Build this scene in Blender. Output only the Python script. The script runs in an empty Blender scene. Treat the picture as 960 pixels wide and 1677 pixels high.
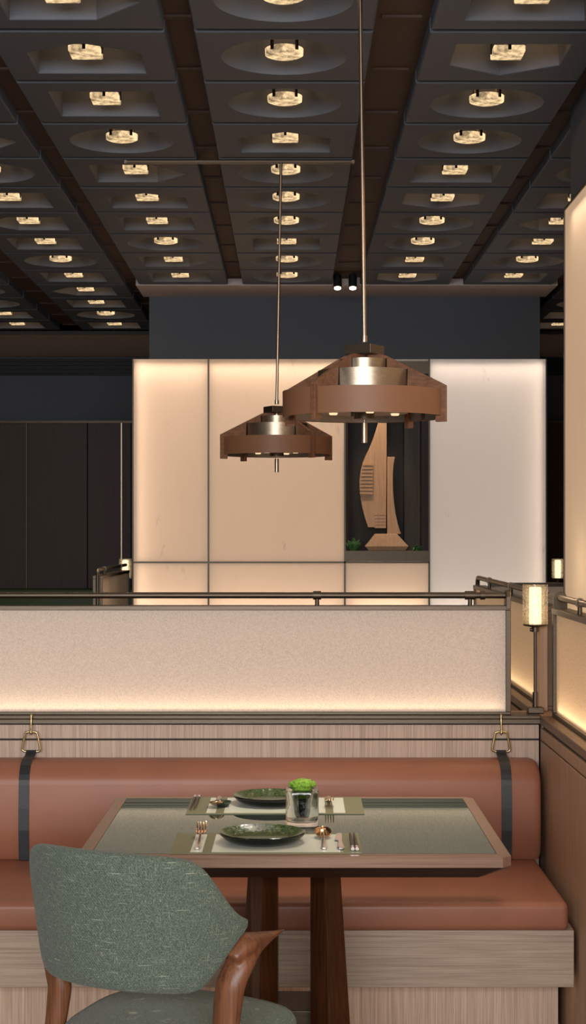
import bpy, bmesh, math, random
from mathutils import Vector, Matrix
random.seed(7)
PI = math.pi
R = math.radians
scn = bpy.context.scene
col = scn.collection

# ------------------------------------------------------------------ materials
def nodes_of(name):
    m = bpy.data.materials.new(name)
    m.use_nodes = True
    nt = m.node_tree
    return m, nt, nt.nodes['Principled BSDF'], nt.nodes['Material Output']

def N(nt, kind, **kw):
    n = nt.nodes.new(kind)
    for k, v in kw.items():
        setattr(n, k, v)
    return n

def coords(nt, scale=(1, 1, 1), rot=(0, 0, 0), space='Object'):
    tc = N(nt, 'ShaderNodeTexCoord')
    mp = N(nt, 'ShaderNodeMapping')
    mp.inputs['Scale'].default_value = scale
    mp.inputs['Rotation'].default_value = rot
    nt.links.new(tc.outputs[space], mp.inputs['Vector'])
    return mp.outputs['Vector']

def ramp(nt, fac, stops):
    r = N(nt, 'ShaderNodeValToRGB')
    e = r.color_ramp.elements
    while len(e) < len(stops):
        e.new(0.5)
    for i, (p, c) in enumerate(stops):
        e[i].position = p
        e[i].color = (*c, 1) if len(c) == 3 else c
    nt.links.new(fac, r.inputs['Fac'])
    return r.outputs['Color']

def noise(nt, vec, scale=5, detail=4, rough=.5, dist=0):
    n = N(nt, 'ShaderNodeTexNoise')
    n.inputs['Scale'].default_value = scale
    n.inputs['Detail'].default_value = detail
    n.inputs['Roughness'].default_value = rough
    n.inputs['Distortion'].default_value = dist
    nt.links.new(vec, n.inputs['Vector'])
    return n.outputs['Fac']

def bump(nt, p, h, strength=.2, dist=.002):
    b = N(nt, 'ShaderNodeBump')
    b.inputs['Strength'].default_value = strength
    b.inputs['Distance'].default_value = dist
    nt.links.new(h, b.inputs['Height'])
    nt.links.new(b.outputs['Normal'], p.inputs['Normal'])

def plain(name, c, rough=.5, metal=0., var=.06, spec=.5, scale=40, bmp=.05):
    m, nt, p, o = nodes_of(name)
    v = coords(nt)
    f = noise(nt, v, scale, 4)
    lo = tuple(x * (1 - var) for x in c)
    hi = tuple(min(1, x * (1 + var)) for x in c)
    nt.links.new(ramp(nt, f, [(.3, lo), (.7, hi)]), p.inputs['Base Color'])
    p.inputs['Roughness'].default_value = rough
    p.inputs['Metallic'].default_value = metal
    p.inputs['Specular IOR Level'].default_value = spec
    if bmp:
        bump(nt, p, f, bmp, .001)
    return m

def wood(name, dark, light, axis='z', rough=.45, fine=1., spec=.4, bmp=.15):
    """fine straight grain running along one axis"""
    m, nt, p, o = nodes_of(name)
    s = {'x': (1.2, 40, 40), 'y': (40, 1.2, 40), 'z': (40, 40, 1.2)}[axis]
    v = coords(nt, tuple(k * fine for k in s))
    f = noise(nt, v, 3.2, 6, .62, .25)
    s2 = {'x': (2.5, 260, 260), 'y': (260, 2.5, 260), 'z': (260, 260, 2.5)}[axis]
    v2 = coords(nt, tuple(k * fine for k in s2))
    f2 = noise(nt, v2, 1.6, 3, .6)
    mx = N(nt, 'ShaderNodeMath', operation='MULTIPLY_ADD')
    nt.links.new(f2, mx.inputs[0])
    mx.inputs[1].default_value = .55
    ad = N(nt, 'ShaderNodeMath', operation='MULTIPLY')
    nt.links.new(f, ad.inputs[0])
    ad.inputs[1].default_value = .5
    nt.links.new(ad.outputs[0], mx.inputs[2])
    nt.links.new(ramp(nt, mx.outputs[0], [(.36, dark), (.62, light)]), p.inputs['Base Color'])
    p.inputs['Roughness'].default_value = rough
    p.inputs['Specular IOR Level'].default_value = spec
    bump(nt, p, mx.outputs[0], bmp, .0008)
    return m

def brushed(name, c, rough=.35, axis='x'):
    m, nt, p, o = nodes_of(name)
    s = {'x': (2, 60, 60), 'y': (60, 2, 60), 'z': (60, 60, 2), 'none': (30, 30, 30)}[axis]
    f = noise(nt, coords(nt, s), 6, 3)
    nt.links.new(ramp(nt, f, [(.3, tuple(x * .88 for x in c)), (.7, tuple(min(1, x * 1.1) for x in c))]), p.inputs['Base Color'])
    p.inputs['Metallic'].default_value = 1
    p.inputs['Roughness'].default_value = rough
    return m

def leather(name, c, rough=.4):
    m, nt, p, o = nodes_of(name)
    v = coords(nt)
    vo = N(nt, 'ShaderNodeTexVoronoi')
    vo.inputs['Scale'].default_value = 420
    nt.links.new(v, vo.inputs['Vector'])
    f = noise(nt, v, 6, 3)
    nt.links.new(ramp(nt, f, [(.3, tuple(x * .93 for x in c)), (.7, tuple(x * 1.06 for x in c))]), p.inputs['Base Color'])
    p.inputs['Roughness'].default_value = rough
    p.inputs['Specular IOR Level'].default_value = .45
    bump(nt, p, vo.outputs['Distance'], .12, .0006)
    return m

def emitter(name, c, strength, textured=None):
    m, nt, p, o = nodes_of(name)
    e = N(nt, 'ShaderNodeEmission')
    e.inputs['Color'].default_value = (*c, 1)
    e.inputs['Strength'].default_value = strength
    if textured:
        lo, hi, sc = textured
        f = noise(nt, coords(nt), sc, 5, .65, .6)
        r = N(nt, 'ShaderNodeMapRange')
        r.inputs['From Min'].default_value = .3
        r.inputs['From Max'].default_value = .7
        r.inputs['To Min'].default_value = lo
        r.inputs['To Max'].default_value = hi
        nt.links.new(f, r.inputs['Value'])
        nt.links.new(r.outputs['Result'], e.inputs['Strength'])
    nt.links.new(e.outputs[0], o.inputs['Surface'])
    return m

def lit_sheet(name, c, speck=None, glow=0., glow_c=(1, .8, .62), veins=False, trans=.6):
    """translucent facing sheet with light strips behind it"""
    m, nt, p, o = nodes_of(name)
    nt.nodes.remove(p)
    d = N(nt, 'ShaderNodeBsdfDiffuse')
    t = N(nt, 'ShaderNodeBsdfTranslucent')
    mx = N(nt, 'ShaderNodeMixShader')
    mx.inputs[0].default_value = trans
    v = coords(nt)
    if speck:
        f = noise(nt, v, speck, 2, .7)
        k = ramp(nt, f, [(.34, tuple(x * .84 for x in c)), (.5, c), (.66, tuple(min(1, x * 1.12) for x in c))])
    elif veins:
        f = noise(nt, coords(nt, (1, 1, .35), (0, .5, 0)), 9, 6, .75, .3)
        k = ramp(nt, f, [(.28, tuple(x * .8 for x in c)), (.36, c), (1, tuple(min(1, x * 1.03) for x in c))])
    else:
        f = noise(nt, coords(nt, (3, 3, .5)), 8, 4)
        k = ramp(nt, f, [(.3, tuple(x * .96 for x in c)), (.7, c)])
    nt.links.new(k, d.inputs['Color'])
    nt.links.new(k, t.inputs['Color'])
    nt.links.new(d.outputs[0], mx.inputs[1])
    nt.links.new(t.outputs[0], mx.inputs[2])
    last = mx.outputs[0]
    if glow:
        e = N(nt, 'ShaderNodeEmission')
        mu = N(nt, 'ShaderNodeMix', data_type='RGBA', blend_type='MULTIPLY')
        mu.inputs[0].default_value = 1
        nt.links.new(k, mu.inputs[6])
        mu.inputs[7].default_value = (*glow_c, 1)
        nt.links.new(mu.outputs[2], e.inputs['Color'])
        e.inputs['Strength'].default_value = glow
        ad = N(nt, 'ShaderNodeAddShader')
        nt.links.new(last, ad.inputs[0])
        nt.links.new(e.outputs[0], ad.inputs[1])
        last = ad.outputs[0]
    nt.links.new(last, o.inputs['Surface'])
    return m

def glass(name, c=(1, 1, 1), rough=.02, ior=1.45, wavy=0., wscale=60):
    m, nt, p, o = nodes_of(name)
    p.inputs['Base Color'].default_value = (*c, 1)
    p.inputs['Transmission Weight'].default_value = 1
    p.inputs['Roughness'].default_value = rough
    p.inputs['IOR'].default_value = ior
    f = noise(nt, coords(nt), wscale, 3)
    bump(nt, p, f, wavy, .004)
    return m

def shade_glass(name):
    m, nt, p, o = nodes_of(name)
    nt.nodes.remove(p)
    f = noise(nt, coords(nt), 120, 3, .6)
    b = N(nt, 'ShaderNodeBump')
    b.inputs['Strength'].default_value = .8
    b.inputs['Distance'].default_value = .003
    nt.links.new(f, b.inputs['Height'])
    tr = N(nt, 'ShaderNodeBsdfTransparent'); tr.inputs['Color'].default_value = (.99, .96, .90, 1)
    tl = N(nt, 'ShaderNodeBsdfTranslucent'); tl.inputs['Color'].default_value = (.95, .86, .70, 1)
    gl = N(nt, 'ShaderNodeBsdfGlossy'); gl.inputs['Roughness'].default_value = .12
    nt.links.new(b.outputs['Normal'], gl.inputs['Normal'])
    nt.links.new(b.outputs['Normal'], tl.inputs['Normal'])
    a = N(nt, 'ShaderNodeMixShader')
    nt.links.new(ramp(nt, f, [(.38, (.12, .12, .12)), (.66, (.42, .42, .42))]), a.inputs[0])
    nt.links.new(tr.outputs[0], a.inputs[1]); nt.links.new(tl.outputs[0], a.inputs[2])
    c = N(nt, 'ShaderNodeMixShader'); c.inputs[0].default_value = .07
    nt.links.new(a.outputs[0], c.inputs[1]); nt.links.new(gl.outputs[0], c.inputs[2])
    nt.links.new(c.outputs[0], o.inputs['Surface'])
    return m

def clear_block(name):
    m, nt, p, o = nodes_of(name)
    p.inputs['Base Color'].default_value = (.97, 1, .99, 1)
    p.inputs['Transmission Weight'].default_value = 1
    p.inputs['Roughness'].default_value = 0
    p.inputs['IOR'].default_value = 1.45
    bump(nt, p, noise(nt, coords(nt), 25, 3), .25, .004)
    tr = N(nt, 'ShaderNodeBsdfTransparent')
    mx = N(nt, 'ShaderNodeMixShader')
    mx.inputs[0].default_value = .78
    nt.links.new(tr.outputs[0], mx.inputs[1])
    nt.links.new(p.outputs[0], mx.inputs[2])
    nt.links.new(mx.outputs[0], o.inputs['Surface'])
    return m

def fabric_green(name):
    m, nt, p, o = nodes_of(name)
    base = noise(nt, coords(nt), 420, 2, .8)
    c0 = ramp(nt, base, [(.3, (.040, .058, .047)), (.5, (.092, .122, .101)), (.7, (.20, .245, .205))])
    h = noise(nt, coords(nt, (14, 14, 330)), 1.6, 2, .6)
    w = noise(nt, coords(nt, (330, 330, 14)), 1.6, 2, .6)
    mm = N(nt, 'ShaderNodeMath', operation='MAXIMUM')
    nt.links.new(h, mm.inputs[0])
    nt.links.new(w, mm.inputs[1])
    k = ramp(nt, mm.outputs[0], [(.64, (0, 0, 0)), (.735, (1, 1, 1))])
    mix = N(nt, 'ShaderNodeMix', data_type='RGBA')
    nt.links.new(k, mix.inputs[0])
    nt.links.new(c0, mix.inputs[6])
    mix.inputs[7].default_value = (.33, .36, .29, 1)
    nt.links.new(mix.outputs[2], p.inputs['Base Color'])
    p.inputs['Roughness'].default_value = .9
    p.inputs['Specular IOR Level'].default_value = .15
    p.inputs['Sheen Weight'].default_value = .15
    wv = N(nt, 'ShaderNodeTexWave')
    wv.wave_type = 'BANDS'
    wv.bands_direction = 'DIAGONAL'
    wv.inputs['Scale'].default_value = 90
    nt.links.new(coords(nt), wv.inputs['Vector'])
    ad = N(nt, 'ShaderNodeMath', operation='ADD')
    nt.links.new(wv.outputs['Fac'], ad.inputs[0])
    nt.links.new(base, ad.inputs[1])
    bump(nt, p, ad.outputs[0], .5, .0015)
    return m

def plate_glaze(name):
    m, nt, p, o = nodes_of(name)
    f = noise(nt, coords(nt), 160, 5, .75)
    nt.links.new(ramp(nt, f, [(.35, (.012, .03, .014)), (.52, (.045, .085, .03)), (.66, (.13, .15, .04)), (.76, (.32, .25, .08))]), p.inputs['Base Color'])
    p.inputs['Roughness'].default_value = .12
    p.inputs['Coat Weight'].default_value = .4
    p.inputs['Coat Roughness'].default_value = .1
    bump(nt, p, f, .8, .0015)
    return m

def table_inlay(name):
    """polished grey green stone under clear lacquer"""
    m, nt, p, o = nodes_of(name)
    nt.nodes.remove(p)
    f = noise(nt, coords(nt, (1.2, 5, 1)), 3.5, 7, .68, .8)
    k = ramp(nt, f, [(.3, (.024, .036, .032)), (.55, (.036, .050, .044)), (.72, (.06, .072, .060)), (.85, (.13, .135, .115))])
    d = N(nt, 'ShaderNodeBsdfDiffuse')
    nt.links.new(k, d.inputs['Color'])
    g = N(nt, 'ShaderNodeBsdfGlossy')
    g.inputs['Roughness'].default_value = .02
    g.inputs['Color'].default_value = (.70, .82, .80, 1)
    fr = N(nt, 'ShaderNodeFresnel')
    fr.inputs['IOR'].default_value = 1.32
    mx = N(nt, 'ShaderNodeMixShader')
    nt.links.new(fr.outputs[0], mx.inputs[0])
    nt.links.new(d.outputs[0], mx.inputs[1])
    nt.links.new(g.outputs[0], mx.inputs[2])
    nt.links.new(mx.outputs[0], o.inputs['Surface'])
    return m

M = {}
M['coffer'] = plain('coffer_paint', (.090, .110, .146), .62, spec=.3, scale=300, bmp=.12)
M['header'] = plain('header_paint', (.098, .112, .136), .7, spec=.25, scale=200)
M['slot'] = plain('slot_brown', (.075, .050, .042), .7, spec=.2)
M['soffit'] = plain('soffit_grey', (.60, .545, .56), .8)
M['black'] = plain('black_paint', (.006, .006, .007), .6)
M['darkwood'] = wood('dark_oak', (.030, .016, .009), (.056, .032, .020), 'z', .5)
M['nichewood'] = wood('charcoal_oak', (.007, .005, .0045), (.017, .0135, .012), 'z', .6)
M['pilaster'] = wood('grey_oak', (.018, .015, .013), (.042, .036, .032), 'z', .6)
M['oak'] = wood('taupe_oak_upright', (.38, .265, .20), (.66, .50, .40), 'z', .5)
M['oak_h'] = wood('taupe_oak_level', (.31, .225, .172), (.52, .40, .315), 'x', .5)
M['sidewood'] = wood('brown_oak_side', (.29, .17, .105), (.46, .29, .19), 'z', .5)
M['underside'] = wood('shaded_walnut', (.016, .0045, .002), (.034, .011, .005), 'x', .4)  # walnut darkened so the shade under the tabletop is in the colour
M['sillwood'] = wood('dark_sill_oak', (.10, .055, .032), (.18, .105, .065), 'y', .42)
M['walnut'] = wood('walnut', (.030, .009, .003), (.090, .032, .012), 'z', .32)
M['walnut_chair'] = wood('walnut_chair', (.085, .031, .015), (.20, .080, .038), 'z', .38, fine=.6)
M['walnut_edge'] = wood('table_edge_walnut', (.17, .095, .062), (.28, .175, .122), 'x', .38)
M['fin'] = wood('fin_walnut', (.13, .055, .028), (.24, .11, .058), 'x', .42, fine=.35)
M['bronze'] = brushed('bronze_trim', (.135, .108, .084), .45)
M['bronze_dark'] = brushed('dark_bronze', (.085, .068, .052), .42)
M['ring_bronze'] = brushed('ring_bronze', (.40, .33, .255), .36, 'x')
M['ring_inner'] = brushed('ring_inside_metal', (.40, .36, .33), .45, 'x')
M['rod'] = brushed('rod_bronze', (.42, .32, .24), .3, 'z')
M['brass'] = brushed('brass', (.60, .47, .24), .28, 'none')
M['steel'] = brushed('steel', (.66, .60, .56), .2, 'none')
M['gold'] = brushed('rose_gold', (.80, .52, .33), .16, 'none')
M['leather'] = leather('tan_leather', (.33, .130, .077), .42)
M['lampleather'] = leather('lamp_leather', (.25, .117, .060), .5)
M['strap'] = leather('black_leather', (.022, .025, .03), .45)
M['green_leather'] = leather('green_leather', (.05, .085, .028), .5)
M['fabric'] = fabric_green('green_tweed')
M['glaze'] = plate_glaze('green_glaze')
M['plate_out'] = plain('black_glaze', (.004, .005, .005), .12, bmp=.0, spec=.3)
M['dish'] = plain('dark_green_dish', (.03, .05, .03), .2)
M['inlay'] = table_inlay('table_inlay')
M['mat'] = plain('olive_mat', (.21, .215, .125), .55, scale=500)
M['matpale'] = plain('pale_mat', (.74, .79, .70), .35, scale=500)
M['floor'] = wood('floor_wood', (.28, .22, .17), (.40, .32, .25), 'y', .6)
M['wallpaint'] = plain('wall_plaster', (.30, .26, .23), .8)
M['ceilpaint'] = plain('ceiling_top', (.03, .025, .022), .8)
M['moss'] = plain('moss', (.22, .42, .04), .8, var=.4, scale=120, bmp=.6)
M['cup'] = plain('black_pebble_cup', (.012, .016, .02), .25, var=.6, scale=350, bmp=.5)
M['leaf'] = plain('leaf', (.05, .15, .035), .5, var=.25)
M['sculpt'] = wood('sculpture_oak', (.34, .20, .115), (.52, .33, .20), 'z', .5, fine=1.2)
M['vase'] = clear_block('clear_glass')
M['shade'] = shade_glass('rippled_glass')
M['candle'] = emitter('frosted_tube', (1, .82, .58), 2.2)
M['block'] = emitter('lamp_glass', (1, .70, .38), 1., (.06, 1.5, 30))  # uneven emission paints the glints of lamplight in rippled glass
M['lens'] = emitter('lamp_lens', (1, .76, .44), 3)
M['spotlens'] = emitter('spot_lens', (1, .86, .66), 14)
M['led'] = emitter('led_disc', (1, .74, .42), 1.1)
M['wall_sheet'] = lit_sheet('backlit_parchment', (.80, .70, .62), None, .165, (1, .78, .60), True, .55)
M['wall_sheet_cool'] = lit_sheet('backlit_parchment_pale', (.69, .68, .68), None, .19, (1, .90, .84), True, .55)
M['side_sheet'] = lit_sheet('backlit_column_sheet', (.80, .70, .60), None, .50, (1, .74, .51), False, .55)
M['screen'] = lit_sheet('speckled_screen', (.76, .68, .62), 320, .26, (1, .87, .75), False, .5)
M['screen_side'] = lit_sheet('amber_screen', (.77, .65, .52), 150, .27, (1, .77, .53), False, .55)
M['dull_sheet'] = lit_sheet('faint_glow_screen', (.66, .57, .48), 190, .05, (1, .8, .6), False, .3)  # dull sheet with a faint emission put in to brighten it
M['white'] = plain('inside_white', (.75, .72, .68), .8)

# ------------------------------------------------------------------ mesh helpers
def box(bm, x0, x1, y0, y1, z0, z1):
    vs = [bm.verts.new(p) for p in ((x0, y0, z0), (x1, y0, z0), (x1, y1, z0), (x0, y1, z0), (x0, y0, z1), (x1, y0, z1), (x1, y1, z1), (x0, y1, z1))]
    for f in ((3, 2, 1, 0), (4, 5, 6, 7), (0, 1, 5, 4), (1, 2, 6, 5), (2, 3, 7, 6), (3, 0, 4, 7)):
        bm.faces.new([vs[i] for i in f])
    return vs

def quad(bm, a, b, c, d):
    bm.faces.new([bm.verts.new(p) for p in (a, b, c, d)])

def prism(bm, poly, fn, a, b):
    """poly of 2D points extruded from a to b, fn(u, v, w) -> xyz"""
    lo = [bm.verts.new(fn(u, v, a)) for u, v in poly]
    hi = [bm.verts.new(fn(u, v, b)) for u, v in poly]
    bm.faces.new(lo[::-1])
    bm.faces.new(hi)
    n = len(poly)
    for i in range(n):
        bm.faces.new((lo[i], lo[(i + 1) % n], hi[(i + 1) % n], hi[i]))

def loft(bm, rings, cap=True, closed=True):
    vr = [[bm.verts.new(p) for p in r] for r in rings]
    n = len(rings[0])
    for a, b in zip(vr, vr[1:]):
        for i in range(n if closed else n - 1):
            j = (i + 1) % n
            bm.faces.new((a[i], a[j], b[j], b[i]))
    if cap:
        bm.faces.new(vr[0][::-1])
        bm.faces.new(vr[-1])
    return vr

def lathe(bm, prof, n=40, cx=0, cy=0, cap=False, full=True):
    rings = [[(cx + r * math.cos(2 * PI * i / n), cy + r * math.sin(2 * PI * i / n), z) for i in range(n)] for r, z in prof]
    loft(bm, rings, cap)

def tube(bm, pts, r, n=12, flat=1., up=Vector((0, 0, 1)), cap=True):
    """tube along pts; r a number or a list; flat squashes it along its second axis"""
    pts = [Vector(p) for p in pts]
    rs = r if isinstance(r, (list, tuple)) else [r] * len(pts)
    rings = []
    prev = None
    for i, p in enumerate(pts):
        t = (pts[min(i + 1, len(pts) - 1)] - pts[max(i - 1, 0)]).normalized()
        if prev is None:
            a = t.cross(up)
            if a.length < .05:
                a = t.cross(Vector((1, 0, 0)))
        else:
            a = prev - t * prev.dot(t)
        a.normalize()
        prev = a
        b = t.cross(a)
        rings.append([p + a * (rs[i] * math.cos(2 * PI * k / n)) + b * (rs[i] * flat * math.sin(2 * PI * k / n)) for k in range(n)])
    loft(bm, rings, cap)

def bez(p, n=16):
    """Catmull-Rom through the points p"""
    p = [Vector(q) for q in p]
    out = []
    for i in range(len(p) - 1):
        a, b, c, d = p[max(i - 1, 0)], p[i], p[i + 1], p[min(i + 2, len(p) - 1)]
        for k in range(n):
            t = k / n
            out.append(.5 * ((2 * b) + (c - a) * t + (2 * a - 5 * b + 4 * c - d) * t * t + (3 * b - a - 3 * c + d) * t ** 3))
    out.append(p[-1])
    return out

def interp(vals, n):
    out = []
    m = len(vals) - 1
    for i in range(n):
        t = i / (n - 1) * m
        k = min(int(t), m - 1)
        out.append(vals[k] + (vals[k + 1] - vals[k]) * (t - k))
    return out

def obj(name, bm, mat, parent=None, smooth=None, bevel=0, seg=2, sub=0, normals=True):
    if normals:
        bmesh.ops.recalc_face_normals(bm, faces=bm.faces)
    me = bpy.data.meshes.new(name)
    bm.to_mesh(me)
    bm.free()
    for m_ in (mat if isinstance(mat, (list, tuple)) else [mat]):
        me.materials.append(m_)
    if smooth is not None or sub:
        for p in me.polygons:
            p.use_smooth = True
        if smooth:
            me.set_sharp_from_angle(angle=R(smooth))
    o = bpy.data.objects.new(name, me)
    col.objects.link(o)
    if parent:
        o.parent = parent
    if bevel:
        b = o.modifiers.new('b', 'BEVEL')
        b.width = bevel
        b.segments = seg
        b.limit_method = 'ANGLE'
        b.angle_limit = R(35)
        b.harden_normals = False
        if seg > 2:
            for p in me.polygons:
                p.use_smooth = True
            me.set_sharp_from_angle(angle=R(180))
    if sub:
        s = o.modifiers.new('s', 'SUBSURF')
        s.levels = s.render_levels = sub
    return o

def thing(name, label, cat, loc=(0, 0, 0), rz=0, group=None):
    o = bpy.data.objects.new(name, None)
    col.objects.link(o)
    o.empty_display_size = .1
    o.location = loc
    o.rotation_euler = (0, 0, rz)
    o['label'] = label
    o['category'] = cat
    if group:
        o['group'] = group
    return o

def tag(o, label, cat, group=None):
    o['label'] = label
    o['category'] = cat
    if group:
        o['group'] = group
    return o

def struct(name, bm, mat, parent=None, **kw):
    o = obj(name, bm, mat, parent, **kw)
    if parent is None:
        o['kind'] = 'structure'
    return o

def dup(root, loc, rz, label, group=None):
    r = root.copy()
    col.objects.link(r)
    r.location = loc
    r.rotation_euler = (0, 0, rz)
    r['label'] = label
    if group:
        r['group'] = group
    for ch in list(root.children):
        c = ch.copy()
        col.objects.link(c)
        c.parent = r
        for g in ch.children:
            d = g.copy()
            col.objects.link(d)
            d.parent = c
    return r

def B():
    return bmesh.new()

def area(name, loc, sx, sy, power, color, rot=(0, 0, 0), spread=180):
    l = bpy.data.lights.new(name, 'AREA')
    l.shape = 'RECTANGLE'
    l.size, l.size_y = sx, sy
    l.energy = power
    l.color = color
    l.spread = R(spread)
    o = bpy.data.objects.new(name, l)
    o.location = loc
    o.rotation_euler = rot
    col.objects.link(o)
    return o

def point(name, loc, power, color, rad=.02):
    l = bpy.data.lights.new(name, 'POINT')
    l.energy = power
    l.color = color
    l.shadow_soft_size = rad
    o = bpy.data.objects.new(name, l)
    o.location = loc
    col.objects.link(o)
    return o

def spot(name, loc, target, power, color, angle, blend=.6, rad=.03):
    l = bpy.data.lights.new(name, 'SPOT')
    l.energy = power
    l.color = color
    l.spot_size = R(angle)
    l.spot_blend = blend
    l.shadow_soft_size = rad
    o = bpy.data.objects.new(name, l)
    o.location = loc
    o.rotation_euler = (Vector(target) - Vector(loc)).to_track_quat('-Z', 'Y').to_euler()
    col.objects.link(o)
    return o

WARM = (1, .70, .42)
AMBER = (1, .74, .52)

# ------------------------------------------------------------------ camera
F = 2750.
cam = bpy.data.cameras.new('camera')
cam.sensor_fit = 'HORIZONTAL'
cam.sensor_width = 36
cam.lens = 36 * F / 960
cam.shift_x = -10 / 960
cam.shift_y = 35.5 / 960
cam.clip_start = .05
co = bpy.data.objects.new('camera', cam)
co.location = (0, 0, 1.5)
co.rotation_euler = (PI / 2, 0, 0)
col.objects.link(co)
scn.camera = co

# ------------------------------------------------------------------ room shell
CZ = 3.0
YB = 14.25
b = B(); box(b, -5, 5, -3, YB + .2, -.1, 0); struct('floor', b, M['floor'])
b = B(); box(b, -5.2, -5, -3, YB + .2, 0, 3.4); struct('wall_left', b, M['wallpaint'])
b = B(); box(b, 5, 5.2, -3, YB + .2, 0, 3.4); struct('wall_right', b, M['wallpaint'])
# unseen wall behind the camera; its wide window is added for front light
b = B()
box(b, -5.2, -3.0, -3.2, -3, 0, 3.4); box(b, 3.0, 5.2, -3.2, -3, 0, 3.4)
box(b, -3.0, 3.0, -3.2, -3, 0, 1.55); box(b, -3.0, 3.0, -3.2, -3, 2.95, 3.4)
struct('wall_front', b, M['wallpaint'])
b = B()
for x in (-3.0, -1.5, 0, 1.5, 3.0):
    box(b, x - .03, x + .03, -3.14, -3.06, 1.55, 2.95)
box(b, -3.0, 3.0, -3.14, -3.06, 1.55, 1.61); box(b, -3.0, 3.0, -3.14, -3.06, 2.89, 2.95)
struct('unseen_window', b, M['bronze_dark'])  # unseen window frame, set high to keep the coffer recesses dark

# far wall: black air slot, dark blue band, dark oak panels with pale trims
b = B(); box(b, -5, 5, YB, YB + .2, 0, 3.4)
wb = struct('wall_back', b, M['header'])
zt = 2.455
px = [-5, -2.30, -1.79, -1.42, -1.22, 1.2, 1.9, 2.6, 5]
for k, (a, c) in enumerate(zip(px, px[1:])):
    b = B(); box(b, a + .004, c - .004, YB - .05, YB - .001, 0.0, zt - .02)
    obj('wood_panel', b, M['darkwood'], wb, bevel=.002)
b = B(); box(b, -5, 5, YB - .06, YB - .001, zt - .02, zt); obj('top_trim', b, M['bronze_dark'], wb)
for xx in (-2.30, -1.50):
    b = B(); box(b, xx - .006, xx + .004, YB - .07, YB - .05, 0, zt - .02); obj('edge_trim', b, M['bronze_dark' if xx < -2 else 'ring_bronze'], wb)
for k, (a, c) in enumerate(((-4.9, -1.0), (1.55, 4.9))):
    v = thing('air_vent', 'black slotted air vent above the dark panelled wall, ' + ('beside the green booth' if k == 0 else 'between glowing wall and pillar'), 'vent', (0, YB, 0))
    b = B(); box(b, a, c, -.03, -.012, 2.84, 2.985); obj('backing', b, M['black'], v)
    b = B()
    for j in range(4):
        box(b, a, c, -.06, -.03, 2.855 + j * .033, 2.86 + j * .033)
    obj('slat', b, M['black'], v)

# ceiling: dark void slab over the coffers, flat borders, header box, pillar box
CEIL_ROT = .0051
ceil_pivot = Matrix.Rotation(CEIL_ROT, 4, 'Z')
def cp(x, y, z):
    return ceil_pivot @ Vector((x, y, z))
b = B(); box(b, -5, 5, -3, YB + .2, 3.24, 3.4)
ceil = struct('ceiling', b, M['slot'])
COLS = {0: (-2.247, -1.687), 1: (-1.546, -.989), 2: (-.925, -.3655), 3: (-.2985, .2585), 4: (.406, .964), 5: (1.029, 1.585), 6: (1.66, 2.215)}
PITCH = .567
Y0 = 5.008
def row_y(r):
    return Y0 + PITCH * r
b = B()   # flat border strips round the coffer field
box(b, -.985, 1.56, row_y(9) + .015, 10.62, 2.998, 3.06)
obj('border', b, M['soffit'], ceil)
b = B(); box(b, -5, 5, row_y(13) + .03, YB, 2.998, 3.06); obj('border', b, M['soffit'], ceil)
b = B(); box(b, -5, 5, row_y(13) + .03, row_y(13) + .05, 2.975, 3.06); obj('shadow_strip', b, M['black'], ceil)
b = B()
for r in range(-1, 14):   # hangers bridging the slots, above the panels
    for x in (-.957, -.332, .332, 1.0, -1.617):
        p = cp(x, row_y(r), 0)
        box(b, p.x - .06, p.x + .06, p.y - .012, p.y + .012, 3.037, 3.0445)
obj('hanger_slat', b, M['slot'], ceil)
for a_, c_ in zip(sorted(COLS), sorted(COLS)[1:]):
    xm, xw = (COLS[a_][1] + COLS[c_][0]) / 2, (COLS[c_][0] - COLS[a_][1]) / 2 + .012
    b = B()
    y0_, y1_ = row_y(-9), row_y(13) + .02
    pts = [cp(xm - xw, y0_, 3.045), cp(xm + xw, y0_, 3.045), cp(xm + xw, y1_, 3.045), cp(xm - xw, y1_, 3.045)]
    loft(b, [[tuple(p) for p in pts], [(p.x, p.y, 3.06) for p in pts]])
    obj('slot_strip', b, M['slot'], ceil)

HX0, HX1, HY = -.948, 1.523, 10.62
b = B(); box(b, HX0, HX1, HY, 12.6, 2.5, 3.2)
struct('wall_header', b, M['header'])

# ------------------------------------------------------------------ ceiling coffers
def ray_poly(poly, th):
    d = (math.cos(th), math.sin(th))
    best = 1e9
    for i in range(len(poly)):
        (x1, y1), (x2, y2) = poly[i], poly[(i + 1) % len(poly)]
        ex, ey = x2 - x1, y2 - y1
        det = d[0] * (-ey) + ex * d[1]
        if abs(det) < 1e-9:
            continue
        t = (x1 * (-ey) + ex * y1) / det
        s = (d[0] * y1 - d[1] * x1) / det
        if t > 0 and -1e-6 <= s <= 1 + 1e-6:
            best = min(best, t)
    return best

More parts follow.
